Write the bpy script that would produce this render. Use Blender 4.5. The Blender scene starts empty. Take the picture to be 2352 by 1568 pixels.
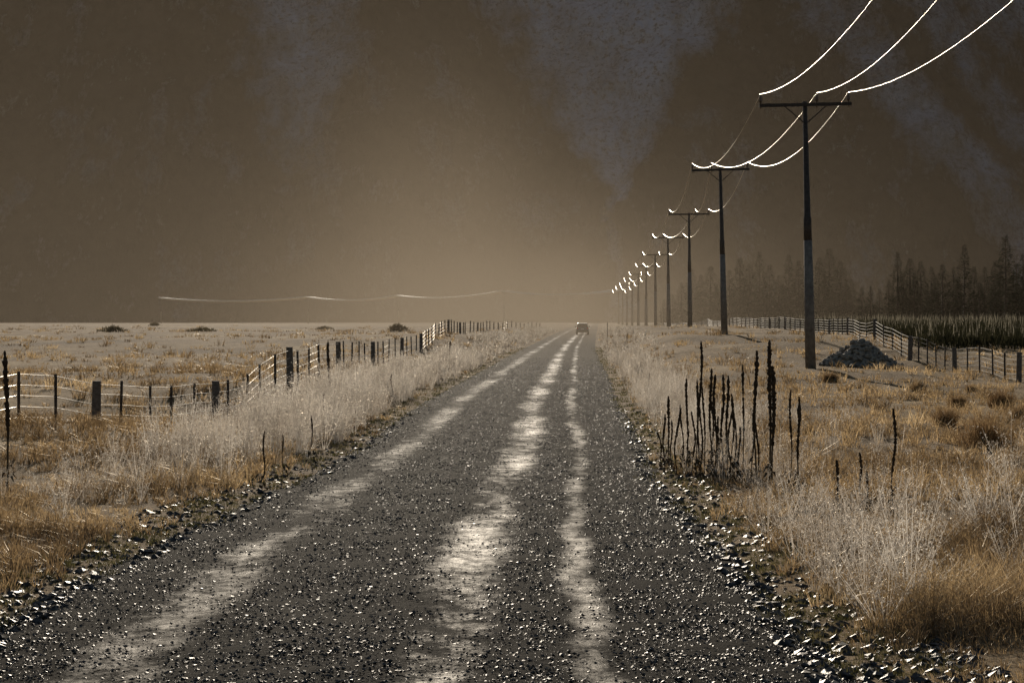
import bpy, math, random, bmesh
import numpy as np
from mathutils import Vector, Matrix, Euler
random.seed(7); rng=np.random.default_rng(11)
R=math.radians
F=5400.0; CX=1176.0; HY=738.0; CAMZ=2.3
scene=bpy.context.scene; COL=scene.collection

# ------------------------------------------------------------ heights
def xc(Y): return np.interp(Y,[0,20,30,45,65,90,150,200,340,500,700,1000],[-.95,-.85,-.6,-.1,.2,.95,2.6,4.1,9.0,15,22.5,34])
def hw(Y): return np.interp(Y,[0,20,35,60,100,400,1000],[3.2,3.1,2.6,2.75,2.9,3.3,3.3])
def roadz(Y): return np.interp(Y,[0,200,340,500,700,1000],[0,.05,.4,.9,1.45,1.7])
LF=[(-120,126,850),(43,115,853),(128,112,861),(220,109,878),(345,103,886),(495,96,878),(567,92,860),(598,90,832),(632,88,806),(667,85,790),(733,73,783),(778,64,783),
    (857,54,788),(923,46,775),(967,41,768),(985,38,755),(1000,35,742),(1030,31,735),(1057,28,741),(1097,23,740),(1145,19,742),(1200,13.5,742),(1250,10.5,741)]
RF=[(2620,80,850),(2480,73,826),(2340,66,812),(2193,57,798),(2090,54,773),(2050,50,752),(2010,45,735),(1948,36,732),(1860,30,733),(1768,26,729),(1713,22,731),(1650,18,738),(1600,15.5,742),(1540,13,743),(1470,11,742)]
PH=1.05
def fpt(p):
    x,s,t=p; return ((x-CX)/s, F/s, CAMZ-(t-HY)/s-PH)
POLES=[(2900,155,8.6,0,-.55),(1862,59,8.56,-.022,.45),(1664,37,9.54,-.026,-.55),(1585,26.4,9.45,-.01,.55),(1536,20.5,9.5,-.01,-.55),(1506,16.6,9.35,-.008,.55),
       (1484,14,9.2,0,-.55),(1466,12.2,9.0,0,.55),(1452,10.8,8.9,0,-.55),(1440,9.7,8.8,0,.55),(1430,8.9,8.7,0,-.55),(1421,8.2,8.5,0,.55)]
cp=[fpt(p) for p in LF]+[fpt(p) for p in RF]
cp+=[(11.5,91.5,.43),(13,146,1.45),(15.4,204,1.75),(17.5,263,1.7),(20,325,1.65),(10.2,35,.1),(14.4,98,.45),
     (-15,10,.1),(15,10,.1),(-12,25,.05),(10,25,.1),(-8,30,.05),(8,45,.15),(9,65,.2),(-30,40,0),(-40,70,.05),(-20,95,.2),(-20,130,.35),(-60,170,.45),(-25,200,.7),(-60,300,1.0),
     (-30,300,1.0),(-80,500,1.3),(-140,700,1.6),(0,700,1.6),(140,700,1.7),(60,300,1.6),(60,150,1.35),(60,80,.4),(30,60,.15),(30,110,1.0),(35,150,1.45),(-5,400,1.1),(40,450,1.6),(-200,300,1.1),(200,300,1.7),
     (-200,1000,1.8),(0,1000,1.8),(200,1000,1.8),(7,110,.5),(9,130,1.0)]
cp=np.array(cp)
def shep(X,Y):
    X=np.asarray(X,float); Y=np.maximum(np.asarray(Y,float),3)
    num=np.zeros(X.shape); den=np.zeros(X.shape)
    ly=np.log(Y)
    for a,b,c in cp:
        sc=3+.12*Y
        d2=((X-a)/sc)**2+((ly-math.log(b))*7)**2+1e-3
        w=d2**-1.7; num+=w*c; den+=w
    return num/den
def nz(X,Y,k=1.0,seed=0):
    X=X*k; Y=Y*k; o=seed*1.7
    return (np.sin(X*1.3+Y*.7+o)+np.sin(-X*.8+Y*1.9+2.1*o+1)+np.sin(X*2.3-Y*1.1+.5+o)*.7+np.sin(X*3.1+Y*3.7+4+o)*.5+np.sin(X*5.3-Y*4.1+o)*.35)/3.5
def sm(t): t=np.clip(t,0,1); return t*t*(3-2*t)
def gz(X,Y,dip=True):
    X=np.asarray(X,float); Y=np.asarray(Y,float)
    u=X-xc(Y); h=hw(Y); r=roadz(Y); w=sm((np.abs(u)-h-.2)/4.5)
    z=r*(1-w)+shep(X,Y)*w+ .05*nz(X,Y,.9)*w + .012*nz(X,Y,4,3)*np.clip(w*4,0,1)
    e=np.abs(u)-h+.25*nz(X,Y,1.2,5)
    z=z-.07*(1-sm((e+.55)/.6)) + .03*sm((e)/.5)
    return z
def ground_at(px,py,ymin=8):
    Y=np.exp(np.linspace(math.log(ymin),math.log(900),3000))
    X=(px-CX)*Y/F; z=gz(X,Y); pj=HY+(CAMZ-z)*F/Y
    i=int(np.argmax(pj<=py)); return float(X[i]),float(Y[i]),float(z[i])

# ------------------------------------------------------------ materials
def mat(name):
    m=bpy.data.materials.new(name); m.use_nodes=True; nt=m.node_tree
    return m,nt,nt.nodes['Principled BSDF'],nt.nodes['Material Output']
def N(nt,t,**k):
    n=nt.nodes.new(t)
    for a,b in k.items(): setattr(n,a,b)
    return n
def inp(nt,n,key,v):
    s=n.inputs[key]
    if hasattr(v,'links') : nt.links.new(v,s)
    else: s.default_value=v
def math_(nt,op,a,b=0.0,c=0.0):
    n=N(nt,'ShaderNodeMath',operation=op); inp(nt,n,0,a); inp(nt,n,1,b); inp(nt,n,2,c); return n.outputs[0]
def pos(nt): return N(nt,'ShaderNodeNewGeometry').outputs['Position']
def noise(nt,vec,scale,detail=3,rough=.55):
    n=N(nt,'ShaderNodeTexNoise'); nt.links.new(vec,n.inputs['Vector']); n.inputs['Scale'].default_value=scale
    n.inputs['Detail'].default_value=detail; n.inputs['Roughness'].default_value=rough; return n.outputs['Fac']
def ramp(nt,fac,stops):
    n=N(nt,'ShaderNodeValToRGB'); nt.links.new(fac,n.inputs[0]); e=n.color_ramp.elements
    e[0].position=stops[0][0]; e[0].color=(*stops[0][1],1); e[1].position=stops[-1][0]; e[1].color=(*stops[-1][1],1)
    for p,c in stops[1:-1]: q=e.new(p); q.color=(*c,1)
    return n.outputs[0]
def mixc(nt,f,a,b,mode='MIX'):
    n=N(nt,'ShaderNodeMix',data_type='RGBA',blend_type=mode); inp(nt,n,0,f)
    for k,v in ((6,a),(7,b)):
        if hasattr(v,'links'): nt.links.new(v,n.inputs[k])
        else: n.inputs[k].default_value=(*v,1)
    return n.outputs[2]
def bump(nt,h,b,strength=.5,dist=.02):
    n=N(nt,'ShaderNodeBump'); n.inputs['Strength'].default_value=strength; n.inputs['Distance'].default_value=dist
    nt.links.new(h,n.inputs['Height']); nt.links.new(n.outputs[0],b.inputs['Normal'])
def simple(name,c1,c2,scale=8,rough=.8,metal=0,bs=.4,bd=.01,spec=None):
    m,nt,b,o=mat(name); p=pos(nt); f=noise(nt,p,scale,5)
    nt.links.new(ramp(nt,f,[(.3,c1),(.7,c2)]),b.inputs['Base Color']); b.inputs['Roughness'].default_value=rough; b.inputs['Metallic'].default_value=metal
    if spec is not None: b.inputs['Specular IOR Level'].default_value=spec
    if bs: bump(nt,noise(nt,p,scale*6,3),b,bs,bd)
    return m
def leafmat(name,stops,scale=.5,trans=.5,fine=25,spec=.0):
    m,nt,b,o=mat(name); p=pos(nt)
    f=noise(nt,p,scale,4); f2=noise(nt,p,fine,1)
    ff=math_(nt,'MULTIPLY_ADD',f2,.9,math_(nt,'MULTIPLY_ADD',f,1.3,-.6))
    c=ramp(nt,ff,stops)
    d=N(nt,'ShaderNodeBsdfDiffuse'); t=N(nt,'ShaderNodeBsdfTranslucent'); mx=N(nt,'ShaderNodeMixShader'); mx.inputs[0].default_value=trans
    nt.links.new(c,d.inputs[0]); nt.links.new(c,t.inputs[0]); nt.links.new(d.outputs[0],mx.inputs[1]); nt.links.new(t.outputs[0],mx.inputs[2])
    out=mx.outputs[0]
    if spec>0:
        g=N(nt,'ShaderNodeBsdfGlossy'); g.inputs['Roughness'].default_value=.4; g.inputs[0].default_value=(1,.92,.8,1)
        m2=N(nt,'ShaderNodeMixShader'); m2.inputs[0].default_value=spec; nt.links.new(out,m2.inputs[1]); nt.links.new(g.outputs[0],m2.inputs[2]); out=m2.outputs[0]
    nt.links.new(out,o.inputs[0]); return m
MT={}
MT['grass']=leafmat('dry_grass',[(.16,(.035,.022,.012)),(.42,(.18,.12,.06)),(.66,(.45,.32,.17)),(.95,(.80,.64,.40))],.3,.62,25,.07)
MT['weed']=leafmat('silver_weed',[(.14,(.18,.145,.11)),(.5,(.56,.50,.43)),(.88,(.96,.92,.85))],1.2,.58,30,.12)
MT['tussock']=leafmat('tussock',[(.2,(.11,.065,.032)),(.5,(.24,.15,.075)),(.8,(.46,.34,.19))],1.5,.45)
MT['moss']=leafmat('verge_green',[(.2,(.04,.042,.016)),(.5,(.12,.11,.045)),(.8,(.24,.2,.1))],1.2,.4)
MT['crop']=leafmat('crop_leaf',[(.2,(.025,.024,.013)),(.5,(.048,.046,.025)),(.8,(.10,.09,.05))],1,.2)
MT['tassel']=leafmat('crop_tassel',[(.2,(.07,.065,.045)),(.8,(.38,.34,.26))],2,.4)
MT['needle']=leafmat('conifer_needles',[(.2,(.010,.014,.010)),(.5,(.02,.028,.016)),(.8,(.04,.048,.026))],.5,.1)
MT['shrub']=leafmat('shrub_leaf',[(.2,(.06,.05,.03)),(.8,(.16,.13,.07))],1,.3)
MT['mullein']=simple('mullein_brown',(.03,.02,.012),(.11,.07,.042),30,.9,spec=.1)
MT['stem']=simple('mullein_stem',(.05,.035,.02),(.14,.1,.06),30,.9,spec=.1)
MT['wood']=simple('grey_timber',(.07,.055,.045),(.2,.165,.135),14,.85)
MT['batten']=simple('batten_timber',(.04,.03,.025),(.12,.095,.075),14,.85,spec=.2)
MT['bark']=simple('bark',(.03,.022,.016),(.07,.05,.035),6,.9)
MT['poleu']=simple('pole_timber',(.035,.026,.02),(.09,.068,.055),9,.8)
MT['polel']=simple('pole_concrete',(.12,.10,.082),(.26,.225,.19),7,.8)
MT['arm']=simple('crossarm_timber',(.03,.022,.018),(.07,.052,.04),12,.8)
MT['porc']=simple('brown_porcelain',(.08,.05,.035),(.14,.09,.06),20,.25,0,0)
MT['cond']=simple('conductor_metal',(.75,.7,.62),(.9,.85,.76),20,.4,1,0)
MT['condf']=simple('dull_conductor_metal',(.9,.86,.78),(1,.95,.88),20,.7,1,0)
MT['fwire']=simple('fence_wire',(.4,.37,.32),(.6,.56,.5),20,.42,1,0)
MT['fwire2']=simple('unlit_fence_wire',(.07,.06,.05),(.15,.125,.1),20,.7,0,0,spec=.2)  # same fence wire; its missing sun glint is put into a darker colour
MT['rock']=simple('greywacke',(.10,.082,.065),(.46,.39,.31),9,.8,0,.5,.03,spec=.2)
MT['stone']=simple('road_stone',(.010,.010,.010),(.07,.065,.058),30,.48,0,.3,spec=.3)
MT['paint']=simple('blue_grey_paint',(.04,.055,.085),(.05,.065,.095),4,.3,.3,0)
MT['glass']=simple('dark_glass',(.01,.012,.015),(.02,.022,.025),4,.08,0,0)
MT['tyre']=simple('tyre_rubber',(.015,.015,.015),(.03,.03,.03),20,.9)
MT['rim']=simple('wheel_alloy',(.3,.3,.3),(.4,.4,.4),20,.35,.9,0)
MT['red']=simple('red_lens',(.35,.02,.02),(.45,.03,.02),10,.2,0,0)
MT['plate']=simple('plate_white',(.6,.6,.58),(.7,.7,.68),10,.4,0,0)
MT['trim']=simple('black_plastic',(.02,.02,.02),(.035,.035,.035),10,.6,0,0)
# ground
m,nt,b,o=mat('field_soil'); p=pos(nt)
mpg=N(nt,'ShaderNodeMapping'); mpg.inputs['Scale'].default_value=(1,.5,1); nt.links.new(p,mpg.inputs[0])
c=mixc(nt,noise(nt,p,9,5),ramp(nt,noise(nt,mpg.outputs[0],.12,8,.75),[(.35,(.13,.085,.04)),(.5,(.38,.26,.13)),(.65,(.68,.50,.27))]),(.07,.045,.025))
nt.links.new(c,b.inputs['Base Color']); b.inputs['Roughness'].default_value=.95; b.inputs['Specular IOR Level'].default_value=.05
bump(nt,noise(nt,p,6,6,.7),b,.9,.12); MT['soil']=m
# road
m,nt,b,o=mat('gravel_road'); p=pos(nt)
uv=N(nt,'ShaderNodeUVMap').outputs[0]; sp=N(nt,'ShaderNodeSeparateXYZ'); nt.links.new(uv,sp.inputs[0])
wob=math_(nt,'MULTIPLY_ADD',noise(nt,p,.3,5,.6),.7,-.35)
u=math_(nt,'ADD',sp.outputs[0],wob)
tr=None
for c0,wd,am in ((-1.75,.5,.74),(.38,.44,1.0),(1.42,.2,.85),(-.85,.22,.35)):
    d=math_(nt,'DIVIDE',math_(nt,'SUBTRACT',u,c0),wd); g=math_(nt,'MULTIPLY',math_(nt,'EXPONENT',math_(nt,'MULTIPLY',math_(nt,'MULTIPLY',d,d),-1.0)),am)
    tr=g if tr is None else math_(nt,'ADD',tr,g)
mp=N(nt,'ShaderNodeMapping'); mp.inputs['Scale'].default_value=(1.8,1.0,1); nt.links.new(p,mp.inputs[0])
pat=noise(nt,mp.outputs[0],1.8,14,.86)
mp2=N(nt,'ShaderNodeMapping'); mp2.inputs['Scale'].default_value=(.6,.12,1); mp2.inputs['Location'].default_value=(3.1,1.7,0); nt.links.new(p,mp2.inputs[0])
pat2=noise(nt,mp2.outputs[0],1.0,4,.6)
tm=N(nt,'ShaderNodeMapRange'); tm.inputs[1].default_value=.38; tm.inputs[2].default_value=1.15
pp=math_(nt,'ADD',math_(nt,'MULTIPLY_ADD',pat,4.4,-2.2),math_(nt,'MULTIPLY_ADD',pat2,2.6,-.58))
nt.links.new(math_(nt,'MULTIPLY',tr,pp),tm.inputs[0]); tmask=tm.outputs[0]
vor=N(nt,'ShaderNodeTexVoronoi'); vor.inputs['Scale'].default_value=44; nt.links.new(p,vor.inputs['Vector'])
vor2=N(nt,'ShaderNodeTexVoronoi'); vor2.inputs['Scale'].default_value=18; nt.links.new(p,vor2.inputs['Vector'])
gcol=mixc(nt,.5,ramp(nt,vor.outputs['Color'],[(.2,(.003,.003,.003)),(.6,(.010,.0097,.009)),(1,(.045,.042,.037))]),ramp(nt,noise(nt,p,60,4),[(.3,(.0035,.0035,.0035)),(.7,(.022,.0205,.0185))]))
gcol=mixc(nt,noise(nt,p,.8,5,.7),gcol,mixc(nt,1.0,gcol,(2.2,2.1,1.8),'MULTIPLY'))
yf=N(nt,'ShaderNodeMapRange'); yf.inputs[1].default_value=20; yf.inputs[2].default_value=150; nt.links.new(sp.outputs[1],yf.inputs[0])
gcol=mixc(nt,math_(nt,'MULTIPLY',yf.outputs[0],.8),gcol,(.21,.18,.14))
tcol=ramp(nt,noise(nt,p,26,6,.75),[(.3,(.13,.115,.09)),(.7,(.47,.42,.34))])
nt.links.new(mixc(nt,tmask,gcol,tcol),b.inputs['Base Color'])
nt.links.new(math_(nt,'MULTIPLY_ADD',tmask,-.25,.85),b.inputs['Roughness']); nt.links.new(math_(nt,'MULTIPLY_ADD',tmask,.06,.005),b.inputs['Specular IOR Level'])
hh=math_(nt,'ADD',math_(nt,'MULTIPLY',vor.outputs['Distance'],-.6),math_(nt,'ADD',math_(nt,'MULTIPLY',vor2.outputs['Distance'],-.6),noise(nt,p,70,4)))
hh=math_(nt,'MULTIPLY',hh,math_(nt,'MULTIPLY_ADD',tmask,-.5,1.0))
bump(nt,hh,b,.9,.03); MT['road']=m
# mountain
K=1.6
m,nt,b,o=mat('mountain'); p=pos(nt); at=N(nt,'ShaderNodeAttribute',attribute_name='scree')
mp=N(nt,'ShaderNodeMapping'); mp.inputs['Scale'].default_value=(1/K,.5/K,.5/K); nt.links.new(p,mp.inputs[0])
n1=noise(nt,mp.outputs[0],.05,12,.75); n2=noise(nt,p,.03,6,.6); n3=noise(nt,p,.22,6,.8)
fac=math_(nt,'ADD',at.outputs['Fac'],math_(nt,'MULTIPLY_ADD',n1,2.2,-1.1))
mr=N(nt,'ShaderNodeMapRange'); mr.inputs[1].default_value=.08; mr.inputs[2].default_value=.92; nt.links.new(fac,mr.inputs[0])
veg=ramp(nt,n2,[(.3,(.012,.010,.009)),(.7,(.040,.033,.029))])
scr=ramp(nt,n3,[(.38,(.07,.075,.09)),(.49,(.34,.37,.45)),(.8,(.48,.53,.65))])
nt.links.new(mixc(nt,mr.outputs[0],veg,scr),b.inputs['Base Color']); b.inputs['Roughness'].default_value=1; b.inputs['Specular IOR Level'].default_value=0
bump(nt,n1,b,.8,9); MT['mtn']=m

# ------------------------------------------------------------ mesh tools
def tag(o,label=None,cat=None,group=None,kind=None):
    if label:o['label']=label
    if cat:o['category']=cat
    if group:o['group']=group
    if kind:o['kind']=kind
    return o
def link(name,me,parent=None):
    o=bpy.data.objects.new(name,me); COL.objects.link(o)
    if parent: o.parent=parent
    return o
def npmesh(name,V,T,mats,mi=None,smooth=False):
    V=np.ascontiguousarray(V,dtype=np.float32).reshape(-1,3); T=np.ascontiguousarray(T,dtype=np.int32).reshape(-1,3)
    me=bpy.data.meshes.new(name); me.vertices.add(len(V)); me.vertices.foreach_set('co',V.ravel())
    me.loops.add(T.size); me.loops.foreach_set('vertex_index',T.ravel()); me.polygons.add(len(T))
    me.polygons.foreach_set('loop_start',np.arange(0,T.size,3,dtype=np.int32))
    for q in (mats if isinstance(mats,list) else [mats]): me.materials.append(q)
    if mi is not None: me.polygons.foreach_set('material_index',np.asarray(mi,dtype=np.int32))
    me.polygons.foreach_set('use_smooth',np.full(len(T),smooth,dtype=bool))
    me.update(calc_edges=True); return me
class MB:
    def __init__(s): s.v=[];s.f=[]
    def add(s,vs,fs):
        n=len(s.v); s.v+=[tuple(v) for v in vs]; s.f+=[tuple(i+n for i in f) for f in fs]; return s
    def box(s,c,d,rz=0,bev=0):
        x,y,z=d[0]/2,d[1]/2,d[2]/2; ca,sa=math.cos(rz),math.sin(rz); vs=[]
        for k in (-z,z):
            for (i,j) in ((-x,-y),(x,-y),(x,y),(-x,y)): vs.append((c[0]+i*ca-j*sa,c[1]+i*sa+j*ca,c[2]+k))
        return s.add(vs,[(3,2,1,0),(4,5,6,7),(0,1,5,4),(1,2,6,5),(2,3,7,6),(3,0,4,7)])
    def tube(s,pts,rad,n=6,jit=0):
        pts=[Vector(p) for p in pts]; L=len(pts)
        if not hasattr(rad,'__len__'): rad=[rad]*L
        vs=[];fs=[]
        for i,p in enumerate(pts):
            t=(pts[min(i+1,L-1)]-pts[max(i-1,0)]).normalized()
            a=t.cross(Vector((0,0,1)))
            if a.length<.05: a=t.cross(Vector((0,1,0)))
            a.normalize(); b_=a.cross(t)
            for k in range(n):
                q=2*math.pi*k/n; r=rad[i]*(1+random.uniform(-jit,jit)); vs.append(p+a*math.cos(q)*r+b_*math.sin(q)*r)
        for i in range(L-1):
            for k in range(n):
                k2=(k+1)%n; fs.append((i*n+k,(i+1)*n+k,(i+1)*n+k2,i*n+k2))
        fs.append(tuple(range(n))); fs.append(tuple(reversed(range((L-1)*n,L*n))))
        return s.add(vs,fs)
    def build(s,name,m,parent=None,smooth=False,bev=0):
        me=bpy.data.meshes.new(name); me.from_pydata(s.v,[],s.f); me.materials.append(m)
        me.polygons.foreach_set('use_smooth',[smooth]*len(me.polygons)); me.update()
        o=link(name,me,parent)
        if bev:
            q=o.modifiers.new('b','BEVEL'); q.width=bev; q.segments=2; q.limit_method='ANGLE'
        return o
def empty(name,loc,rz=0,label=None,cat=None,group=None):
    o=bpy.data.objects.new(name,None); COL.objects.link(o); o.location=loc; o.rotation_euler=(0,0,rz); o.empty_display_size=.3
    return tag(o,label,cat,group)
def blades(P,H,Wd,AZ,LEAN,curve=.5):
    n=len(P); dx=np.cos(AZ);dy=np.sin(AZ)
    fa=rng.uniform(0,np.pi,n); sx=np.cos(fa)*Wd/2; sy=np.sin(fa)*Wd/2
    V=np.zeros((n,5,3)); V[:,0]=P; V[:,1]=P
    V[:,0,0]-=sx;V[:,0,1]-=sy;V[:,1,0]+=sx;V[:,1,1]+=sy
    mid=P.copy(); mid[:,0]+=dx*LEAN*H*.3; mid[:,1]+=dy*LEAN*H*.3; mid[:,2]+=H*.55
    V[:,2]=mid;V[:,3]=mid; V[:,2,0]-=sx*.75;V[:,2,1]-=sy*.75;V[:,3,0]+=sx*.75;V[:,3,1]+=sy*.75
    tip=P.copy(); tip[:,0]+=dx*LEAN*H; tip[:,1]+=dy*LEAN*H; tip[:,2]+=H*(1-.25*LEAN); V[:,4]=tip
    b0=np.arange(n)[:,None]*5
    T=np.concatenate([b0+np.array([[0,1,3]]),b0+np.array([[0,3,2]]),b0+np.array([[2,3,4]])],1).reshape(-1,3)
    return V.reshape(-1,3),T

# ------------------------------------------------------------ terrain
us=np.concatenate([-np.geomspace(1300,6.2,74),np.linspace(-6,6,97),np.geomspace(6.2,1300,74)])
Ys=np.concatenate([[-30,-10,0,4,8],np.geomspace(10,1800,440)])
U,YY=np.meshgrid(us,Ys); XX=xc(np.maximum(YY,0))+U; ZZ=gz(XX,np.maximum(YY,1))
def grid_tris(nr,nc):
    i=np.arange(nr-1)[:,None]*nc+np.arange(nc-1)[None]; i=i.ravel()
    return np.concatenate([np.stack([i,i+1,i+nc+1],1),np.stack([i,i+nc+1,i+nc],1)])
me=npmesh('ground',np.stack([XX,YY,ZZ],-1),grid_tris(*XX.shape),MT['soil'],smooth=True)
tag(link('ground',me),'dry grassy river flat either side of the road','ground',kind='structure')
ur=np.linspace(-1,1,41); Yr=np.concatenate([[-30,-5,5],np.geomspace(9,1000,400)])
U,YY=np.meshgrid(ur,Yr); Uw=U*(hw(YY)+.15); XX=xc(np.maximum(YY,0))+Uw
ZZ=roadz(YY)+.03*(1-U**2)-.015*np.exp(-((Uw-.4)/.3)**2)-.015*np.exp(-((Uw+1.75)/.35)**2)-.01*np.exp(-((Uw-1.42)/.25)**2)+.012*nz(XX,YY,2.5)
ZZ-= .03*sm((np.abs(U)-.9)/.1)
T=grid_tris(*XX.shape); me=npmesh('road',np.stack([XX,YY,ZZ],-1),T,MT['road'],smooth=True)
uvl=me.uv_layers.new(name='UVMap'); idx=T.ravel(); uvd=np.stack([Uw.ravel()[idx],YY.ravel()[idx]],1).astype(np.float32); uvl.data.foreach_set('uv',uvd.ravel())
tag(link('road',me),'gravel road with pale wheel tracks running into the haze','road',kind='structure')
def road_surf(X,Y):
    u=X-xc(Y); U=u/(hw(Y)+.15); return roadz(Y)+.03*(1-np.clip(U**2,0,1))

# mountain
mx=np.linspace(-800,800,520); ts=np.linspace(0,1,150)
XM,TM=np.meshgrid(mx,ts)
ZM=TM*188
ridge=18*np.sin(XM/48+.4+.004*ZM)+9*np.sin(XM/21+1.3)+7*nz(XM,ZM*2,.05,2)+4*nz(XM,ZM,.14,4)
wv=8*nz(XM,ZM,.06,1)+5*nz(XM,ZM,.17,6)
m1=1-np.abs(XM+106+wv)/np.maximum(5,.34*(ZM-45)+5)
m2=1-np.abs(XM-51+wv)/np.maximum(5,.70*(ZM-56))
b0=XM-(163+(160-ZM)*.63); m3=1-np.abs(b0+8*nz(XM,ZM,.04,3))/30
b1=XM-(218+(160-ZM)*.5); m4=1-np.abs(b1+6*nz(XM,ZM,.05,7))/24
tr_=sm((XM-190)/60)*sm((ZM-120)/40)
gully=np.clip(m1,0,1)*8+np.clip(m2,0,1)*10
YM=1080+.85*ZM+ridge*np.clip(TM*3,0.15,1)*.8+gully
msk=np.clip(np.maximum.reduce([sm(m1*1.5)*.55*sm((ZM-50)/60),sm(m2*1.6)*.80,sm(m3*1.2)*.42,sm(m4*1.2)*.36,tr_*.42]),0,1)
me=npmesh('mountain',np.stack([XM,YM,ZM+1-4*(TM==0)],-1)*K,grid_tris(*XM.shape),MT['mtn'],smooth=True)
a=me.attributes.new('scree','FLOAT','POINT'); a.data.foreach_set('value',msk.ravel().astype(np.float32))
tag(link('mountain',me),'shadowed mountainside with pale scree gullies','mountain',kind='structure')

# ------------------------------------------------------------ grass
def in_view(Y,margin=1.2): return (rng.uniform(-1,1,len(Y)))*(Y*.218*margin+1.0)
def scatter(n,Ymin,Ymax,po=1.0):
    t=rng.uniform(0,1,n)**po; Y=1/(1/Ymax+t*(1/Ymin-1/Ymax)); return in_view(Y),Y
def grass_field(name,label,n,nb,Ymin,Ymax,h0,h1,matl,wf=.00032,urange=None,po=1.0,spread=.5,lean=(.15,.8)):
    X,Y=scatter(n,Ymin,Ymax,po)
    u=np.abs(X-xc(Y))-hw(Y)
    if urange is None: keep=(u>.15+.35*nz(X,Y,1.5,6)+rng.uniform(0,.5,n))&(rng.uniform(0,1,n)<.72+.6*nz(X,Y,1.1,12))
    else:
        ctr=rng.uniform(urange[0],urange[1],n); side=np.where(rng.uniform(0,1,n)<.5,-1,1); X=xc(Y)+side*(hw(Y)+ctr); keep=nz(X,Y,1.7,8)>-.25
    X=X[keep];Y=Y[keep]; n=len(X); u=np.abs(X-xc(Y))-hw(Y)
    Z=gz(X,Y)
    hs=(h0+(h1-h0)*sm(.5+.9*nz(X,Y,.6,9)))*rng.uniform(.6,1.4,n)*np.clip(.45+u*.5,.45,1)
    if urange: hs=rng.uniform(h0,h1,n)
    Pc=np.repeat(np.stack([X,Y,Z],1),nb,0); k=len(Pc); hh=np.repeat(hs,nb)*rng.uniform(.45,1.1,k)
    az=rng.uniform(0,2*np.pi,k); rad=rng.uniform(0,1,k)*np.repeat(np.maximum(.05,.0026*Y),nb)*spread*2
    Pc[:,0]+=np.cos(az)*rad; Pc[:,1]+=np.sin(az)*rad; Pc[:,2]-=.02
    w=np.maximum(.0035,wf*Pc[:,1])*rng.uniform(.6,1.4,k)
    V,T=blades(Pc,hh,w,az+rng.normal(0,.7,k),rng.uniform(*lean,k))
    return tag(link(name,npmesh(name,V,T,matl)),label,'grass',kind='stuff')
grass_field('dry_grass','golden dry grass covering the flats on both sides of the road',42000,13,11,520,.10,.44,MT['grass'],po=.9,lean=(.15,1.3))
grass_field('verge_grass','short greenish grass along the gravel edges',10000,10,12,200,.03,.10,MT['moss'],urange=(-.35,.7))

# ------------------------------------------------------------ weeds
def plant(n_st,h,spread,wd,tw=9,seed=0,heads=2):
    r=np.random.default_rng(seed)
    V=[];T=[]
    az=r.uniform(0,2*np.pi,n_st); ln=r.uniform(.05,1,n_st)**.8*spread; H=h*r.uniform(.4,1.15,n_st)*(1-.25*ln/ max(spread,.01))
    base=np.zeros((n_st,3)); base[:,0]=np.cos(az)*.05*r.uniform(0,1,n_st); base[:,1]=np.sin(az)*.05*r.uniform(0,1,n_st)
    tip=base+np.stack([np.cos(az)*ln,np.sin(az)*ln,H],1)
    def seg(a,b_,w0,w1):
        n=len(a); fa=r.uniform(0,np.pi,n); s=np.stack([np.cos(fa),np.sin(fa),np.zeros(n)],1)
        v=np.stack([a-s*w0/2,a+s*w0/2,b_+s*w1/2,b_-s*w1/2],1).reshape(-1,3); o=np.arange(n)[:,None]*4
        return v,np.concatenate([o+np.array([[0,1,2]]),o+np.array([[0,2,3]])],1).reshape(-1,3)
    parts=[]
    parts.append(seg(base,tip,wd*.9,wd*.5))
    k=n_st*tw; t=r.uniform(.3,1,k)**.8; b=np.repeat(base,tw,0); e=np.repeat(tip,tw,0); a=b+(e-b)*t[:,None]
    az2=r.uniform(0,2*np.pi,k); L=h*r.uniform(.06,.26,k)*(1.25-t)
    el=r.uniform(-.1,1.0,k); c=a+np.stack([np.cos(az2)*np.cos(el)*L,np.sin(az2)*np.cos(el)*L,np.sin(el)*L],1)
    parts.append(seg(a,c,wd*.5,wd*.4))
    if heads:
        k2=k*heads; t2=r.uniform(.3,1.05,k2); a2=np.repeat(a,heads,0)+(np.repeat(c,heads,0)-np.repeat(a,heads,0))*t2[:,None]
        d=r.normal(0,1,(k2,3)); d/=np.linalg.norm(d,axis=1)[:,None]; d[:,2]=np.abs(d[:,2])
        parts.append(seg(a2,a2+d*wd*r.uniform(1.2,2.4,k2)[:,None],wd*1.8,wd*1.1))
    off=0
    for v,tt in parts: V.append(v);T.append(tt+off);off+=len(v)
    return np.concatenate(V),np.concatenate(T)
def weed_strip(name,label,items,lib):
    V=[];T=[];off=0
    for (x,y,sc) in items:
        v,t=lib[random.randrange(len(lib))]; a=random.uniform(0,6.28); ca,sa=math.cos(a),math.sin(a)
        q=v*sc; w=np.stack([q[:,0]*ca-q[:,1]*sa+x,q[:,0]*sa+q[:,1]*ca+y,q[:,2]+float(gz(x,y))-.03],1)
        V.append(w);T.append(t+off);off+=len(w)
    return tag(link(name,npmesh(name,np.concatenate(V),np.concatenate(T),MT['weed'])),label,'weeds',kind='stuff')
libN=[plant(14,1.0,.34,.0068,10,s,3) for s in range(8)]
libM=[plant(14,.95,.34,.0135,8,s+20) for s in range(6)]
libF=[plant(10,.9,.36,.04,4,s+40) for s in range(5)]
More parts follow.
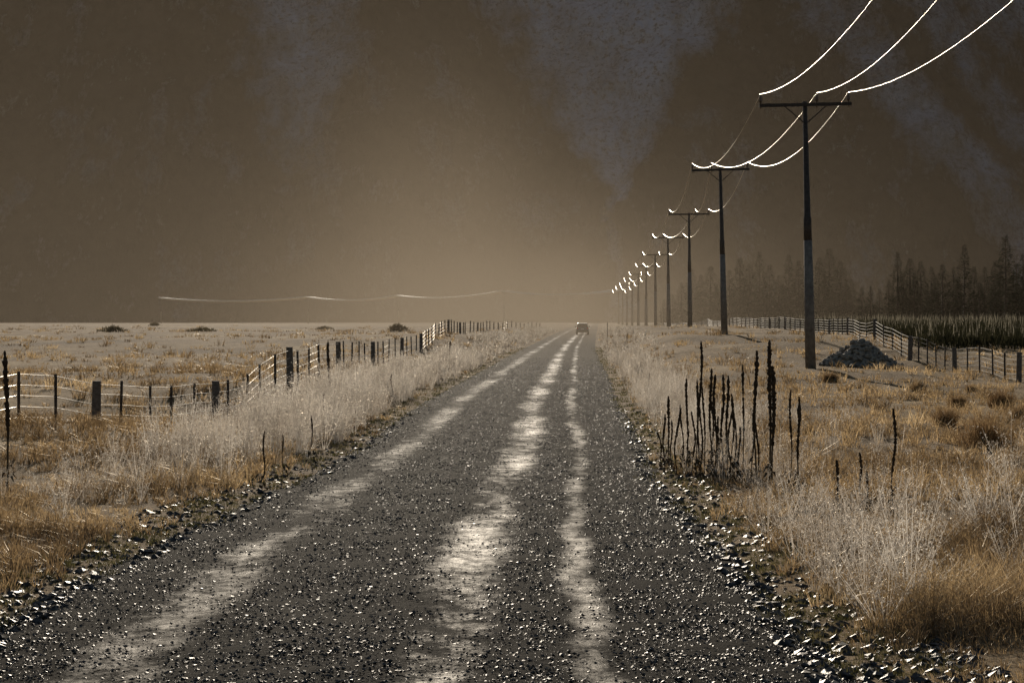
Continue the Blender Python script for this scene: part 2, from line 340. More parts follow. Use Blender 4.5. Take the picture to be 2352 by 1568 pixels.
def strip_items(side,u0,u1,Y0,Y1,n,sc):
    it=[]
    while len(it)<n:
        t=random.random(); Y=1/(1/Y1+t*(1/Y0-1/Y1)) if Y1/Y0>3 else random.uniform(Y0,Y1)
        u=u0+(u1-u0)*random.betavariate(1.3,1.3); x=float(xc(Y))+side*(float(hw(Y))+u)
        dn_=float(nz(np.array(x),np.array(Y),.8,3))
        if random.random()>.58+.8*dn_: continue
        s=sc*random.uniform(.4,1.3)*(1-.35*max(0,(u-u0)/(u1-u0)-.6))
        it.append((x,Y,s*(1+.4*dn_)))
    return it
weed_strip('silver_weeds','pale silvery dried weeds lining the left verge close by',strip_items(-1,.4,2.9,38,70,480,.95)+strip_items(-1,.8,3.0,29,44,110,.75),libN)
weed_strip('silver_weeds','pale silvery dried weeds lining the left verge further up the road',strip_items(-1,.3,2.8,70,130,370,.9),libM)
weed_strip('silver_weeds','pale dried weeds on the far left verge running into the haze',strip_items(-1,.3,3.4,130,380,380,.75),libF)
weed_strip('silver_weeds','pale silvery dried weeds lining the right verge beside the mullein stalks',strip_items(1,.3,2.0,32,70,270,.75)+strip_items(1,1.5,5,22,60,80,.5),libN)
weed_strip('silver_weeds','pale dried weeds on the right verge further up the road',strip_items(1,.3,2.5,70,130,230,.75),libM)
weed_strip('silver_weeds','pale dried weeds on the far right verge running into the haze',strip_items(1,.3,3.5,130,380,260,.65),libF)
bushes=[(1760,1235,.8),(1830,1290,.9),(1900,1340,1.05),(1965,1325,1.1),(2030,1440,1.1),(2085,1400,1.1),(2120,1290,1.0),(1850,1200,.85),(1950,1205,.8),(2050,1225,.8),(1720,1180,.65),(2190,1250,.7),(2260,1230,1.0),(2310,1210,1.15),(2345,1250,1.1),(2000,1130,.6),(2320,1120,1.1),(1870,1360,.8),(1990,1400,.9),(1800,1225,.8),(1925,1290,.95),(2010,1300,.95),(2070,1330,.95),(1780,1150,.65),(2330,1340,.7),(1740,1130,.6),(1840,1250,.8),(1890,1265,.85),(1940,1380,.9),(2130,1390,.7),(1960,1260,.8),(2045,1375,.9)]
bl=[npmesh('weed_foliage',*plant(24,.9,.52,.0052,14,s+70,4),MT['weed']) for s in range(8)]
def bush(px,py,sc,label,group=None):
    X,Y,Z=ground_at(px,py)
    o=link('weed_bush',bl[random.randrange(8)]); o.location=(X,Y,Z-.02); o.scale=(sc,sc,sc*random.uniform(.8,1.1)); o.rotation_euler=(random.uniform(-.15,.15),random.uniform(-.15,.15),random.uniform(0,6.28)); tag(o,label,'weed bush',group); return o
for i,(px,py,sc) in enumerate(bushes): bush(px,py,sc,'silvery dried weed bush among the tangle at the right roadside foreground','weed bushes on the right roadside')
bush(143,1190,.8,'lone silvery weed in the grass at the left foreground'); bush(100,1140,.5,'small silvery weed left of the lone taller weed at the left')

# ------------------------------------------------------------ mulleins
def mullein(px,top,base,thick,lean,label,group=None,bend=0):
    thick*=.86
    X,Y,Z=ground_at(px,base); s=F/Y; H=(base-top)/s
    r=empty('mullein_stalk',(X,Y,Z-.03),random.uniform(-.3,.3),label,'dead plant',group)
    w1,w2=random.uniform(.006,.024),random.uniform(0,6)
    if lean==0: lean=random.uniform(-.03,.03)
    def path(t): return (lean*H*t+bend*H*max(0,t-.7)**2*4+w1*math.sin(t*7+w2),.02*math.sin(t*7),H*t)
    sp=.42 if H>1.2 else .3
    MB().tube([path(t) for t in np.linspace(0,sp+.03,9)],[thick*.42]*9,6,.1).build('stem',MT['stem'],r,True)
    n=max(24,int(H*(1-sp)/.022)); tt=np.linspace(sp,1,n)
    rad=[thick*(.62+.38*math.sin(min(1,(t-sp)/(1-sp)*1.15)*math.pi*.5))*(1 if t<.93 else max(.4,1-(t-.93)*8))*random.uniform(.62,1.25) for t in tt]
    MB().tube([path(t) for t in tt],rad,8,.4).build('seed_spike',MT['mullein'],r,False)
    lv=MB()
    for k in range(9):
        a=random.uniform(0,6.28); h=random.uniform(.03,.5)*min(H,1.6)*.6; L=random.uniform(.08,.2)
        c=Vector(path(h/H)); d=Vector((math.cos(a),math.sin(a),-.5)); sd=Vector((-math.sin(a),math.cos(a),0))*.022
        lv.add([c,c+d*L*.5+sd+Vector((0,0,.05)),c+d*L,c+d*L*.5-sd+Vector((0,0,.05))],[(0,1,2,3)])
    lv.build('withered_leaves',MT['stem'],r)
mullein(20,800,1150,.036,-.02,'thick dark mullein stalk at the very left edge of the view')
mullein(1768,775,1145,.034,0.001,'tallest dark mullein stalk right of the roadside cluster',None)
mullein(1775,835,1150,.036,.001,'thick dark mullein stalk pressed against the tallest one')
mullein(1735,800,1125,.03,.001,'tall dark mullein stalk just left of the tallest one')
mullein(1606,778,1080,.026,.01,'tall thin mullein stalk rising from the left half of the cluster')
mullein(1707,832,1105,.02,0.001,'slim mullein stalk standing in the gap between cluster and tallest stalk')
CL='dark mullein stalk in the dense roadside cluster'; CG='mullein stalks of the dense cluster'
for px,top,base,th,ln,bd in [(1633,842,1090,.026,0,0),(1641,855,1105,.026,0,0),(1654,856,1095,.024,0,0),(1669,858,1100,.026,.01,0),(1578,865,1085,.022,0,.0),(1600,868,1095,.02,0,0),(1620,882,1100,.02,0,0),(1535,905,1075,.024,0,0),
    (1552,932,1090,.02,0,.15),(1525,947,1085,.02,0,0),(1680,900,1100,.022,.02,0),(1697,975,1105,.017,0,0),(1727,942,1110,.02,0,0),(1541,960,1080,.016,0,0),(1517,985,1075,.017,0,-.2),(1594,940,1090,.018,0,0),(1612,930,1100,.018,0,0),(1646,950,1105,.018,0,0),(1660,930,1100,.018,0,0),(1742,965,1120,.018,0,0),(1583,985,1085,.015,0,0),(1637,905,1098,.02,0,0),(1674,940,1104,.018,0,0),(1605,905,1088,.02,0,0),(1568,925,1084,.016,0,0),(1690,935,1102,.015,0,0)]:
    mullein(px,top,base,th,ln,CL,CG,bd)
mullein(1816,890,1120,.018,0,'slim mullein stalk right of the tallest pair')
mullein(1835,905,1155,.026,-.005,'mullein stalk second to the right of the tallest pair')
mullein(2052,932,1185,.022,0,'lone mullein stalk standing furthest right in the weeds')
mullein(1926,1050,1185,.02,0,'short mullein stalk among the weeds below the power pole')
mullein(1978,1033,1160,.02,0,'short mullein stalk just left of the lone rightmost one')
mullein(1991,1075,1170,.018,0,'shortest mullein stalk of the pair left of the lone rightmost one')
mullein(755,778,905,.028,0,'dark mullein stalk behind the left verge weeds beside the fence')
mullein(900,855,925,.02,0,'short mullein stalk poking from the middle of the left verge weeds')
mullein(742,898,985,.016,0,'small mullein stalk in the left weeds below the fence stalk')
mullein(715,950,1060,.014,0,'thin mullein stalk in the left weeds near the roadside')
mullein(603,985,1125,.014,.04,'leaning mullein stalk at the near end of the left weeds')
mullein(650,992,1090,.011,0,'slender mullein stalk beside the leaning one at the left')
mullein(1034,780,850,.03,0,'distant mullein stalk on the left verge by the rising fence')
mullein(1395,738,800,.03,0,'distant mullein stalk at the right road edge near the car')
mullein(1440,765,800,.03,0,'distant short mullein stalk on the right verge')
mullein(1490,855,905,.02,0,'short mullein stalk at the right verge beyond the cluster')

# tussocks
def tussock(px,py,h,label,group=None):
    X,Y,Z=ground_at(px,py); n=800
    az=rng.uniform(0,2*np.pi,n); rr=rng.uniform(0,1,n)
    P=np.stack([np.cos(az)*.24*rr,np.sin(az)*.24*rr,np.zeros(n)],1)*h*2
    V,T=blades(P,h*rng.uniform(.3,1.15,n)*(1-.35*rr),np.full(n,max(.004,.00022*Y)),az+rng.normal(0,.8,n),rng.uniform(.05,1.1,n))
    o=link('tussock',npmesh('tussock',V,T,MT['tussock'])); o.location=(X,Y,Z-.03); tag(o,label,'tussock',group)
tussock(2265,1030,.95,'large rusty tussock at the right edge of the paddock')
tussock(1908,878,.5,'small brown tussock beside the foot of the nearest power pole')
tussock(2300,935,.6,'dark brown tussock in front of the end of the right fence')
tussock(2172,978,.5,'rusty tussock left of the large one on the right')
for q in [(2110,900),(2230,900),(2345,960),(2200,935)]:
    tussock(q[0],q[1],random.uniform(.3,.45),'small rusty tussock scattered in the grass before the right fence','small tussocks of the right paddock')

# ------------------------------------------------------------ fences
def fence(name,label,ctl,posts,nw,wm,rn,rk):
    P=[fpt(p) for p in ctl]; X=np.array([p[0] for p in P]);Y=np.array([p[1] for p in P])
    par=np.array([c[0] for c in ctl],float); sg=1 if par[1]>par[0] else -1
    def W(px):
        y=F/float(np.interp(px*sg,par*sg,[c[1] for c in ctl])); x=(px-CX)*y/F
        return x,y,float(gz(x,y))
    x0,y0,z0=W(posts[0][0]); root=empty(name,(x0,y0,z0),0,label,'fence')
    for kind,L in ((0,posts[0]),(1,posts[1])):
        for px in L:
            x,y,z=W(px)
            d=.19 if kind==0 else .055
            h=PH+random.uniform(-.03,.05) if kind==0 else PH+random.uniform(-.06,.03)
            mb=MB(); ln=random.uniform(-.03,.03); l2=random.uniform(-.02,.02)
            wd=max(d,.00045*y)
            if kind==0:
                mb.tube([(0,0,-.3),(ln*.5,0,h*.5),(ln,l2,h-.02),(ln,l2,h)],[wd/2*1.05,wd/2,wd/2*.97,wd/2*.85],9,.06)
            else: mb.box((0,0,h/2-.1),(wd,.045,h+.2),random.uniform(-.1,.1))
            o=mb.build('post' if kind==0 else 'batten',MT['wood'] if kind==0 else MT['batten'],root); o.location=(x-x0,y-y0,z-z0)
            if kind: o.rotation_euler=(0,random.uniform(-.025,.025),0)
    allp=sorted(list(posts[0])+list(posts[1]),key=lambda q:q*sg)
    for k in range(nw):
        hz=.12+k*(PH-.2)/(nw-1)
        pts=[];rd=[]
        for i,px in enumerate(allp):
            x,y,z=W(px); pts.append((x-x0,y-y0-.03,z-z0+hz+random.uniform(-.008,.008))); rd.append(max(.0035,(rn if y<75 else rk)*y))
        MB().tube(pts,rd,5).build('wire',wm,root,True)
thick=[-100,220,495,667,778,857,923,967,1030,1057,1097,1145,1185,1222]
thin=[-60,-15,43,128,277,345,394,445,525,567,598,632,685,710,733,753,790,808,825,838,868,881,893,908,935,945,956,978,985,992,1000,1008,1015,1022,1037,1043,1050,1064,1068,1080,1088,1104,1110,1118,1125,1134,1155,1165,1175,1195,1204,1213,1232,1240]
fence('post_and_wire_fence','post and wire fence with wooden battens following the left side of the road',LF,(thick,thin),5,MT['fwire'],.00012,.00005)
thick=[2560,2340,2193,2090,2010,1948,1905,1850,1803,1768,1713,1668,1625,1580]
thin=[2600,2500,2450,2400,2308,2280,2250,2222,2170,2150,2130,2110,2070,2050,2030,1990,1975,1960,1935,1925,1915,1893,1880,1866,1838,1826,1815,1790,1780,1757,1748,1740,1731,1722,1703,1693,1684,1676,1658,1648,1638,1612,1600,1590,1568,1555,1540,1525]
fence('post_and_wire_fence','post and wire fence with battens between the right paddock and the green crop',RF,(thick,thin),6,MT['fwire2'],.0001,.0001)

# ------------------------------------------------------------ power poles
def lathe(prof,n=10):
    mb=MB(); vs=[];fs=[]
    for r,z in prof:
        for k in range(n): a=6.2832*k/n; vs.append((r*math.cos(a),r*math.sin(a),z))
    for i in range(len(prof)-1):
        for k in range(n): k2=(k+1)%n; fs.append((i*n+k,i*n+k2,(i+1)*n+k2,(i+1)*n+k))
    fs.append(tuple(reversed(range(n)))); fs.append(tuple(range((len(prof)-1)*n,len(prof)*n)))
    return mb.add(vs,fs)
def power_pole(X,Y,ztop,lean,mid,yaw,label,group=None,sc=1):
    Z=float(gz(X,Y)); H=ztop+CAMZ-Z
    r=empty('power_pole',(X,Y,Z),0,label,'power pole',group); r.rotation_euler=(0,lean,yaw)
    j=H*.48
    MB().tube([(0,0,-.4),(0,0,j)],[.215*sc,.165*sc],10).build('pole_butt',MT['polel'],r,True)
    MB().tube([(0,0,j),(0,0,j+.9),(0,0,j+.92),(0,0,H)],[.158*sc,.152*sc,.132*sc,.088*sc],10).build('pole_shaft',MT['poleu'],r,True)
    za=H-.14
    MB().box((0,-.14,za),(3.6,.1*sc,.13*sc)).build('crossarm',MT['arm'],r)
    for s in (-1,1): MB().tube([(s*.85,-.17,za-.02),(s*.04,-.12,za-.72)],.024*sc,5).build('brace',MT['arm'],r)
    pts=[]; M=Matrix.Translation((X,Y,Z))@Euler((0,lean,yaw)).to_matrix().to_4x4()
    for q in (-1.74,mid,1.68):
        i=lathe([(.018,-.2),(.02,.02),(.03,.05),(.075,.1),(.08,.14),(.05,.17),(.07,.2),(.062,.25),(.035,.28),(.045,.32),(.04,.37),(.015,.39)],10).build('insulator',MT['porc'],r,True); i.location=(q,-.14,za+.065); i.scale=(sc,sc,1)
        pts.append(M@Vector((q,-.14,za+.065+.38)))
    return pts
lab=['power pole nearest behind the viewpoint carrying the wires overhead','nearest tall power pole with crossarm standing beside the stone pile','second power pole along the right of the road','third power pole along the road','fourth power pole along the road','fifth power pole along the road, fading into haze']
ends=[]
for i,(bx,s,zt,ln,mid) in enumerate(POLES):
    X=(bx-CX)/s; Y=F/s
    if i==0: X,Y=9.75,35.0
    if i<6: ends.append(power_pole(X,Y,zt,ln,mid,0,lab[i],'power poles along the road',1 if i<4 else 1.15))
    else: ends.append(power_pole(X,Y,zt,ln,mid,0,'hazy far power pole where the line bunches together above the distant road','power poles along the road',1.3))
LP=[(1158,8.3,668),(915,7.2,679),(708,6.8,682),(370,6.5,684)]
endl=[ends[-1]]
pl=['first','second','third','fourth','fifth','sixth']
for i,(px,s,ty) in enumerate(LP):
    X=(px-CX)/s;Y=F/s
    endl.append(power_pole(X,Y,(HY-ty)/s-.35,0,.5,1.1,'faint power pole crossing the far left field, %s from the road'%pl[i],'power poles crossing the left field',1.1))
def conductor(P,label,sag,group,rk,m,rmin=.0075):
    pts=[];rd=[]
    for a,b in zip(P[:-1],P[1:]):
        n=22
        for k in range(n):
            t=k/n; p=a.lerp(b,t); p.z-=4*sag*t*(1-t); pts.append(p)
    pts.append(P[-1]); o=pts[0].copy()
    mb=MB(); mb.tube([p-o for p in pts],[max(rmin,rk*p.y*min(1,.45+p.y/500)) for p in pts],6)
    q=mb.build('power_line',m,None,True); q.location=o; tag(q,label,'power line',group)
for k,w in enumerate(('left','middle','right')):
    conductor([e[k] for e in ends],'%s wire of the sunlit power line running along the road'%w,1.25,'wires of the roadside power line',.00016,MT['cond'])
for k,w in enumerate(('nearest','middle','farthest')):
    conductor([e[k] for e in endl],'%s wire of the power line crossing low over the far left field'%w,1.25,'wires of the far field power line',.00034,MT['condf'])

# ------------------------------------------------------------ rock pile
rocks=[]
for k in range(7):
    bm=bmesh.new(); bmesh.ops.create_icosphere(bm,subdivisions=2,radius=1)
    s=Vector((random.uniform(.85,1.25),random.uniform(.7,1.1),random.uniform(.55,.8)))
    pl_=[(Vector((random.gauss(0,1),random.gauss(0,1),random.gauss(0,1))).normalized(),random.uniform(.68,.9)) for _ in range(7)]
    for v in bm.verts:
        for nrm,dd in pl_:
            t=v.co.dot(nrm)-dd
            if t>0: v.co-=nrm*t*.9
        v.co*=random.uniform(.96,1.03); v.co=Vector((v.co.x*s.x,v.co.y*s.y,v.co.z*s.z))
    me=bpy.data.meshes.new('stone'); bm.to_mesh(me); bm.free(); me.materials.append(MT['rock']); rocks.append(me)
RX,RY=14.35,97.0
def heap(x,y): 
    r=math.hypot(x/1.65,y/1.3); return .98*max(0,1-r**1.4)*(1+.12*math.sin(x*3+1))
for k in range(220):
    a=random.uniform(0,6.28); rr=math.sqrt(random.random())*1.04; x=math.cos(a)*1.65*rr; y=math.sin(a)*1.3*rr-.1
    if k<150: y=-abs(y)
    o=link('stone',rocks[k%7]); sz=random.uniform(.08,.16)*(1 if k%6 else 1.35); o.scale=(sz,sz,sz)
    o.location=(RX+x,RY+y,float(gz(RX+x,RY+y))+max(.05,heap(x,y)-.02)); o.rotation_euler=[random.uniform(-.6,.6),random.uniform(-.6,.6),random.uniform(0,6)]
    tag(o,'grey stone in the heap piled beside the right fence','stone','stones of the roadside heap')
mb=MB(); vs=[];fs=[]
n=22
for i in range(n):
    for j in range(n):
        x=-1.7+3.4*i/(n-1); y=-1.4+2.8*j/(n-1); vs.append((x,y,heap(x,y)-.11+random.uniform(-.03,.03)+float(gz(RX+x,RY+y))))
for i in range(n-1):
    for j in range(n-1): a=i*n+j; fs.append((a,a+n,a+n+1,a+1))
o=mb.add(vs,fs).build('rubble',MT['rock']); o.location=(RX,RY,0); tag(o,'small rubble filling the gaps of the stone heap','rubble',kind='stuff')

# ------------------------------------------------------------ road stones
def stones(name,label,n,Y0,Y1,u0,u1,s0,s1,avoid=True,zoff=0):
    t=rng.uniform(0,1,n); Y=1/(1/Y1+t*(1/Y0-1/Y1)); u=rng.uniform(u0,u1,n)*hw(Y); X=xc(Y)+u
    if avoid:
        tr=np.exp(-((u+1.75)/.45)**2)+np.exp(-((u-.38)/.42)**2)+np.exp(-((u-1.42)/.25)**2)
        keep=(rng.uniform(0,1,n)>tr*.8+.35*nz(X,Y,2.2,4))&(rng.uniform(0,1,n)>(Y-40)/110); X=X[keep];Y=Y[keep];u=u[keep]
    n=len(X); z=np.where(np.abs(u)<hw(Y)*.98,road_surf(X,Y),gz(X,Y))+.002
    s=np.maximum(s0+(s1-s0)*rng.uniform(0,1,n)**5,.0002*Y)
    base=np.array([[1,0,0],[0,1,0],[-1,0,0],[0,-1,0],[0,0,1],[0,0,-1]],float)
    V=base[None]*rng.uniform(.6,1.3,(n,6,1))*s[:,None,None]; V[:,:,2]*=.5; V[:,4,:2]+=rng.uniform(-.5,.5,(n,2))*s[:,None]
    V[:,:4,2]+=rng.uniform(-.25,.25,(n,4))*s[:,None]
    a=rng.uniform(0,6.28,n); c=np.cos(a)[:,None]; q=np.sin(a)[:,None]
    x=V[:,:,0]*c-V[:,:,1]*q; y=V[:,:,0]*q+V[:,:,1]*c
    V=np.stack([x+X[:,None],y+Y[:,None],V[:,:,2]+(z+s*.12)[:,None]],-1)
    f=np.array([[0,1,4],[1,2,4],[2,3,4],[3,0,4],[1,0,5],[2,1,5],[3,2,5],[0,3,5]])
    T=(np.arange(n)[:,None,None]*6+f[None]).reshape(-1,3)
    tag(link(name,npmesh(name,V,T,MT['stone'])),label,'gravel',kind='stuff')
stones('road_gravel','loose dark gravel scattered over the road between the wheel tracks',160000,12.5,150,-1.0,1.0,.0035,.021)
stones('verge_gravel','coarse loose gravel and stones spilling along the road edges on the left',9000,12.5,60,-1.3,-.88,.005,.06,False)
stones('verge_gravel','coarse loose gravel and stones spilling along the road edges on the right',9000,12.5,60,.88,1.3,.005,.06,False)

# ------------------------------------------------------------ crop
n=15000; Y=108+150*rng.uniform(0,1,n)**1.3; RFw=np.array([fpt(p) for p in RF]); fx=np.interp(Y,RFw[:,1],RFw[:,0])
X=fx+1.3+rng.uniform(0,1,n)*38; k=X<Y*.28; X=X[k];Y=Y[k]; n=len(X); Z=gz(X,Y)
P=np.stack([X,Y,Z],1); nb=6; Pb=np.repeat(P,nb,0)+rng.normal(0,.06,(n*nb,3))*[1,1,0]; Pb[:,2]+=rng.uniform(0,.45,n*nb)
V1,T1=blades(Pb,rng.uniform(.3,.8,n*nb),rng.uniform(.04,.08,n*nb),rng.uniform(0,6.28,n*nb),rng.uniform(.3,.9,n*nb))
Pt=P[::3].copy(); nn=len(Pt); Pt[:,2]+=.6; V2,T2=blades(Pt,rng.uniform(.2,1.0,nn),np.full(nn,.03),rng.uniform(0,6.28,nn),rng.uniform(0,.3,nn))
V=np.concatenate([V1,V2]);T=np.concatenate([T1,T2+len(V1)]); mi=np.concatenate([np.zeros(len(T1)),np.ones(len(T2))])
tag(link('crop',npmesh('crop',V,T,[MT['crop'],MT['tassel']],mi)),'dense green crop with pale tips behind the right fence','crop',kind='stuff')

# ------------------------------------------------------------ conifers
def crown_mesh(seed,H=1.0):
    r=np.random.default_rng(seed); V=[];n=2600
    t=r.uniform(0.06,1,n)**.9; lay=np.sin(t*46+r.uniform(-.5,.5,n))*.5+.5
    ang=r.uniform(0,6.28,n); lob=1+.25*np.sin(ang*3+t*17+seed)+.15*np.sin(ang*5-t*31)
    R0=(.2*(1-t)**.8+.012)*lob*(.65+.45*lay); rr=R0*np.sqrt(r.uniform(.15,1,n))
    P=np.stack([np.cos(ang)*rr,np.sin(ang)*rr,t-.25*rr],1)
    out=np.stack([np.cos(ang),np.sin(ang),r.uniform(-.35,.5,n)],1); L=r.uniform(.02,.05,n)[:,None]*(1.25-t[:,None])
    sd=np.stack([-np.sin(ang),np.cos(ang),r.uniform(-.4,.4,n)],1)*L*.45
    V=np.stack([P-sd,P+sd,P+out*L],1).reshape(-1,3); V[:,2]=np.clip(V[:,2],.02,1.02)
    return npmesh('crown',V,np.arange(n*3).reshape(-1,3),MT['needle'])
crowns=[crown_mesh(s) for s in range(5)]
trm=MB().tube([(0,0,-.02),(0,0,.5),(0,0,.98)],[.018,.011,.002],7).build('trunk',MT['bark']); trunk_me=trm.data; bpy.data.objects.remove(trm)
def conifer(px,ty,Y,label,group=None,wide=1):
    s=F/Y; X=(px-CX)/s; Z=float(gz(X,Y)); H=CAMZ+(HY-ty)/s-Z
    r=empty('conifer_tree',(X,Y,Z),random.uniform(0,6),label,'tree',group)
    for nm,me in (('trunk',trunk_me),('crown',random.choice(crowns))):
        o=link(nm,me,r); w=H*wide; o.scale=(w,w,H)
conifer(2310,538,350,'tallest dark conifer at the right end of the plantation',None,1.15)
conifer(2215,562,355,'tall pointed conifer second from the tallest at the right',None,1.1)
conifer(2062,577,365,'conifer at the left shoulder of the dark right-hand plantation')
TG='trees of the dark right-hand plantation'; TL='dark conifer in the plantation behind the green crop'
for px,ty in [(2350,585),(2285,592),(2262,618),(2238,605),(2190,615),(2165,600),(2140,606),(2115,592),(2090,586),(2042,632),(2335,610),(2298,630),(2250,640),(2200,640),(2150,640),(2100,630),(2075,620),(2380,570),(2420,590),(2460,560),(2500,600),(2020,655),(2000,650),(1980,662)]:
    conifer(px,ty+random.uniform(-6,10),random.uniform(350,400),TL,TG,random.uniform(1.1,1.6))
TG='trees of the hazy far plantation'; TL='hazy conifer in the far plantation behind the power poles'
for px,ty in [(1955,640),(1930,600),(1905,572),(1882,592),(1858,612),(1835,592),(1812,575),(1790,630),(1768,600),(1745,576),(1722,598),(1700,585),(1676,620),(1655,640),(1632,615),(1610,632),(1590,612),(1565,650),(1945,650),(1895,640),(1848,645),(1800,650),(1757,645),(1712,640),(1688,650),(1645,655),(1600,660),(1545,668),(1525,680)]:
    conifer(px,ty+random.uniform(-6,10),random.uniform(470,550),TL,TG,random.uniform(1.15,1.7))

# field shrubs
def shrub(px,py,w,h,label):
    X,Y,Z=ground_at(px,py); n=500; w*=.6; h*=.75
    a=rng.uniform(0,6.28,n); r=np.sqrt(rng.uniform(0,1,n)); t=rng.uniform(0,1,n)
    P=np.stack([np.cos(a)*r*w/2*(1-.4*t)*(1+.4*np.sin(a*3+w)),np.sin(a)*r*w/2,t*h*.8*(1-.5*r)],1)
    V,T=blades(P,rng.uniform(.1,.35,n)*h,np.full(n,.07*h+.03),a,rng.uniform(.2,.9,n))
    o=link('field_shrub',npmesh('field_shrub',V,T,MT['shrub'])); o.location=(X,Y,Z); tag(o,label,'shrub')
shrub(260,763,5,1.2,'wide dark shrub on the left field nearest its left side')
shrub(355,749,4,1.3,'small dark shrub on the horizon behind the wide one')
shrub(465,762,5,.9,'low dark shrub in the left field between two others')
shrub(745,757,4,.9,'low shrub in the middle of the far left field')
shrub(912,762,3.6,1.4,'rounded shrub behind the left fence nearest the road')

# ------------------------------------------------------------ car
CY=337.0; CXX=float((1338-CX)/(F/CY)); cz=float(road_surf(np.array(CXX),np.array(CY)))
car=empty('car',(CXX,CY,cz),R(-2.2),'dark blue car far down the gravel road in the dust','car')
def loft(secs):
    mb=MB(); vs=[];n=len(secs[0])
    for s in secs: vs+=s
    fs=[]
    for i in range(len(secs)-1):
        for k in range(n): k2=(k+1)%n; fs.append((i*n+k,i*n+k2,(i+1)*n+k2,(i+1)*n+k))
    fs.append(tuple(reversed(range(n)))); fs.append(tuple(range((len(secs)-1)*n,len(secs)*n))); return mb.add(vs,fs)
def sec(y,wb,wm,zt,wt): return [(-wb,y,.32),(wb,y,.32),(wm,y,.62),(wt,y,zt),(-wt,y,zt),(-wm,y,.62)]
loft([sec(-2.22,.78,.84,.95,.78),sec(-2.05,.86,.9,1.02,.84),sec(0,.88,.92,1.02,.87),sec(1.3,.87,.91,.98,.83),sec(2.1,.8,.84,.85,.72),sec(2.25,.74,.76,.72,.66)]).build('body',MT['paint'],car,True,.03)
def cab(y,w0,w1,z0,z1): return [(-w0,y,z0),(w0,y,z0),(w1,y,z1),(-w1,y,z1)]
loft([cab(-2.1,.82,.76,1.0,1.08),cab(-1.8,.83,.66,1.0,1.6),cab(-.6,.84,.67,1.0,1.68),cab(.35,.83,.64,1.0,1.6),cab(1.2,.8,.76,.98,1.02)]).build('cabin',MT['paint'],car,False,.04)
MB().add([(-.66,-2.09,1.12),(.66,-2.09,1.12),(.57,-1.86,1.54),(-.57,-1.86,1.54)],[(0,1,2,3)]).build('rear_window',MT['glass'],car)
for s in (-1,1):
    MB().add([(s*.845,-1.7,1.08),(s*.85,.7,1.08),(s*.70,.3,1.52),(s*.70,-1.6,1.52)],[(0,1,2,3)]).build('side_window',MT['glass'],car)
    MB().box((s*.72,-2.2,.92),(.2,.08,.26)).build('tail_light',MT['red'],car,False,.02)
    MB().box((s*1.0,.55,1.12),(.2,.1,.15)).build('mirror',MT['trim'],car,False,.03)
    for y in (-1.35,1.35):
        w=MB(); w.tube([(s*.68,y,.34),(s*.72,y,.34),(s*.88,y,.34),(s*.91,y,.34)],[.3,.34,.34,.3],18); t=w.build('wheel',MT['tyre'],car,True)
        MB().tube([(s*.90,y,.34),(s*.925,y,.34)],[.2,.17],14).build('rim',MT['rim'],t)
MB().box((0,-2.26,.47),(1.66,.16,.24)).build('bumper',MT['trim'],car,False,.04)
MB().box((0,-2.235,.8),(.46,.03,.13)).build('number_plate',MT['plate'],car)

# ------------------------------------------------------------ dust haze (a voxel volume)
m=bpy.data.materials.new('dust_haze'); m.use_nodes=True; nt=m.node_tree; nt.nodes.clear(); o=N(nt,'ShaderNodeOutputMaterial')
m.cycles.volume_step_rate=6.0
at=N(nt,'ShaderNodeAttribute',attribute_name='density'); dens=at.outputs['Fac']
vs_=N(nt,'ShaderNodeVolumeScatter'); vs_.inputs['Color'].default_value=(1,.84,.65,1); vs_.inputs['Anisotropy'].default_value=.45
va=N(nt,'ShaderNodeVolumeAbsorption'); va.inputs['Color'].default_value=(0,0,0,1)
ALB=.26
nt.links.new(math_(nt,'MULTIPLY',dens,ALB*.001),vs_.inputs['Density']); nt.links.new(math_(nt,'MULTIPLY',dens,(1-ALB)*.001),va.inputs['Density'])
ad=N(nt,'ShaderNodeAddShader'); nt.links.new(vs_.outputs[0],ad.inputs[0]); nt.links.new(va.outputs[0],ad.inputs[1]); nt.links.new(ad.outputs[0],o.inputs['Volume'])
gt=bpy.data.node_groups.new('haze_nodes','GeometryNodeTree'); gt.interface.new_socket(name='Geometry',in_out='OUTPUT',socket_type='NodeSocketGeometry')
go=gt.nodes.new('NodeGroupOutput'); vc=gt.nodes.new('GeometryNodeVolumeCube'); sp=N(gt,'ShaderNodeSeparateXYZ'); gt.links.new(gt.nodes.new('GeometryNodeInputPosition').outputs[0],sp.inputs[0])
def gau(c,s_,ax):
    d=math_(gt,'DIVIDE',math_(gt,'SUBTRACT',sp.outputs[ax],c),s_); return math_(gt,'MULTIPLY',d,d)
def blob(cx,sx,cy,sy,cz_,sz,amp):
    e=math_(gt,'ADD',math_(gt,'ADD',gau(cx,sx,0),gau(cy,sy,1)),gau(cz_,sz,2))
    return math_(gt,'MULTIPLY',math_(gt,'EXPONENT',math_(gt,'MULTIPLY',e,-1.0)),amp)
def mr_(v,a,b,c,d):
    n=N(gt,'ShaderNodeMapRange'); gt.links.new(v,n.inputs[0])
    for i,q in enumerate((a,b,c,d)): n.inputs[i+1].default_value=q
    return n.outputs[0]
low=math_(gt,'EXPONENT',math_(gt,'MULTIPLY',sp.outputs[2],-1/38))
xr=mr_(sp.outputs[0],-40,170,1.0,.42); yr=mr_(sp.outputs[1],150,460,.16,1.0)
base=math_(gt,'MULTIPLY',math_(gt,'MULTIPLY',math_(gt,'MULTIPLY_ADD',low,.34,.11),xr),yr)
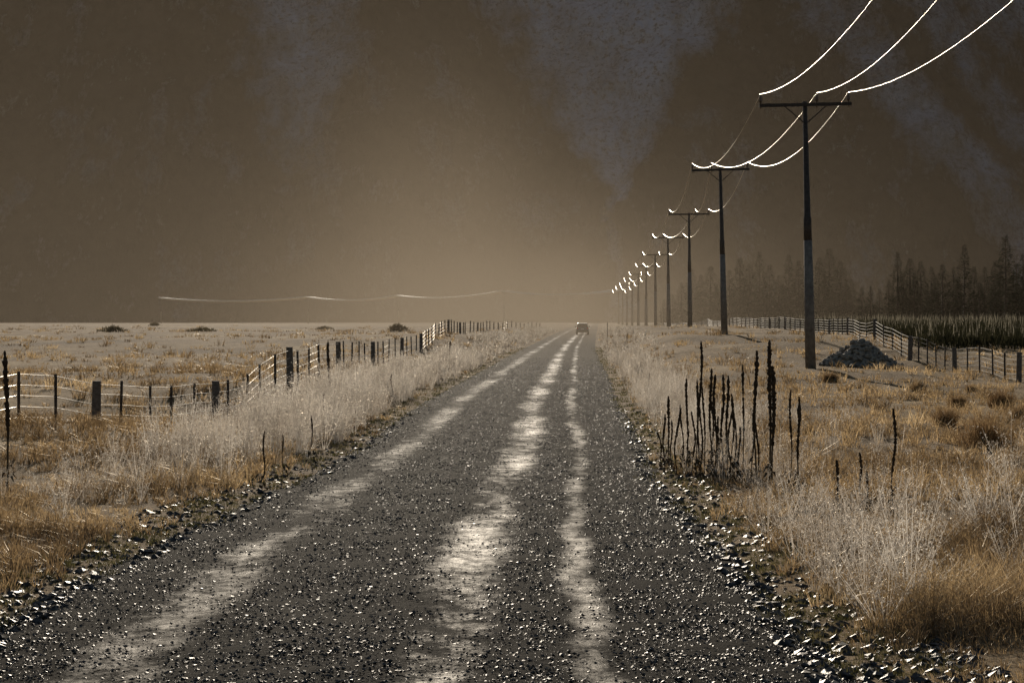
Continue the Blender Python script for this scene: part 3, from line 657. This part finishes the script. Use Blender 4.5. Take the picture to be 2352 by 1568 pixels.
dn=math_(gt,'ADD',base,blob(-8,46,560,150,-4,24,2.8))
dn=math_(gt,'ADD',dn,blob(-16,22,520,120,26,24,1.2))
dn=math_(gt,'ADD',dn,blob(3,18,290,100,0,9,4.2))
gt.links.new(dn,vc.inputs['Density'])
vc.inputs['Min'].default_value=(-330,130,-8); vc.inputs['Max'].default_value=(330,1060,150)
vc.inputs['Resolution X'].default_value=40; vc.inputs['Resolution Y'].default_value=34; vc.inputs['Resolution Z'].default_value=16
sm_=gt.nodes.new('GeometryNodeSetMaterial'); sm_.inputs['Material'].default_value=m
gt.links.new(vc.outputs[0],sm_.inputs[0]); gt.links.new(sm_.outputs[0],go.inputs[0])
hm=bpy.data.meshes.new('dust_haze'); hm.materials.append(m); h=link('dust_haze',hm); md=h.modifiers.new('haze','NODES'); md.node_group=gt
tag(h,'backlit dust and haze hanging over the valley','haze',kind='stuff')

# ------------------------------------------------------------ light, world, camera
EL=R(15); AZ=R(-5)
w=bpy.data.worlds.new('World'); scene.world=w; w.use_nodes=True; nt=w.node_tree; bg=nt.nodes['Background']
sk=N(nt,'ShaderNodeTexSky',sky_type='NISHITA'); sk.sun_disc=False; sk.sun_elevation=EL; sk.sun_rotation=AZ
nt.links.new(sk.outputs[0],bg.inputs[0]); bg.inputs[1].default_value=.05
sl=bpy.data.lights.new('sun','SUN'); sl.energy=5; sl.angle=R(.5); sl.color=(1,.87,.7)
so=bpy.data.objects.new('sun',sl); COL.objects.link(so)
d=Vector((math.sin(AZ)*math.cos(EL),math.cos(AZ)*math.cos(EL),math.sin(EL)))
so.rotation_euler=(-d).to_track_quat('-Z','Y').to_euler(); so.location=d*100
cam=bpy.data.cameras.new('camera'); cam.lens=F/2352*36; cam.sensor_width=36; cam.shift_y=-46/2352; cam.clip_end=6000; cam.clip_start=.5
co=bpy.data.objects.new('camera',cam); COL.objects.link(co); co.location=(0,0,CAMZ); co.rotation_euler=(R(90),0,0); scene.camera=co
scene.view_settings.view_transform='Standard'; scene.view_settings.look='None'; scene.view_settings.exposure=0
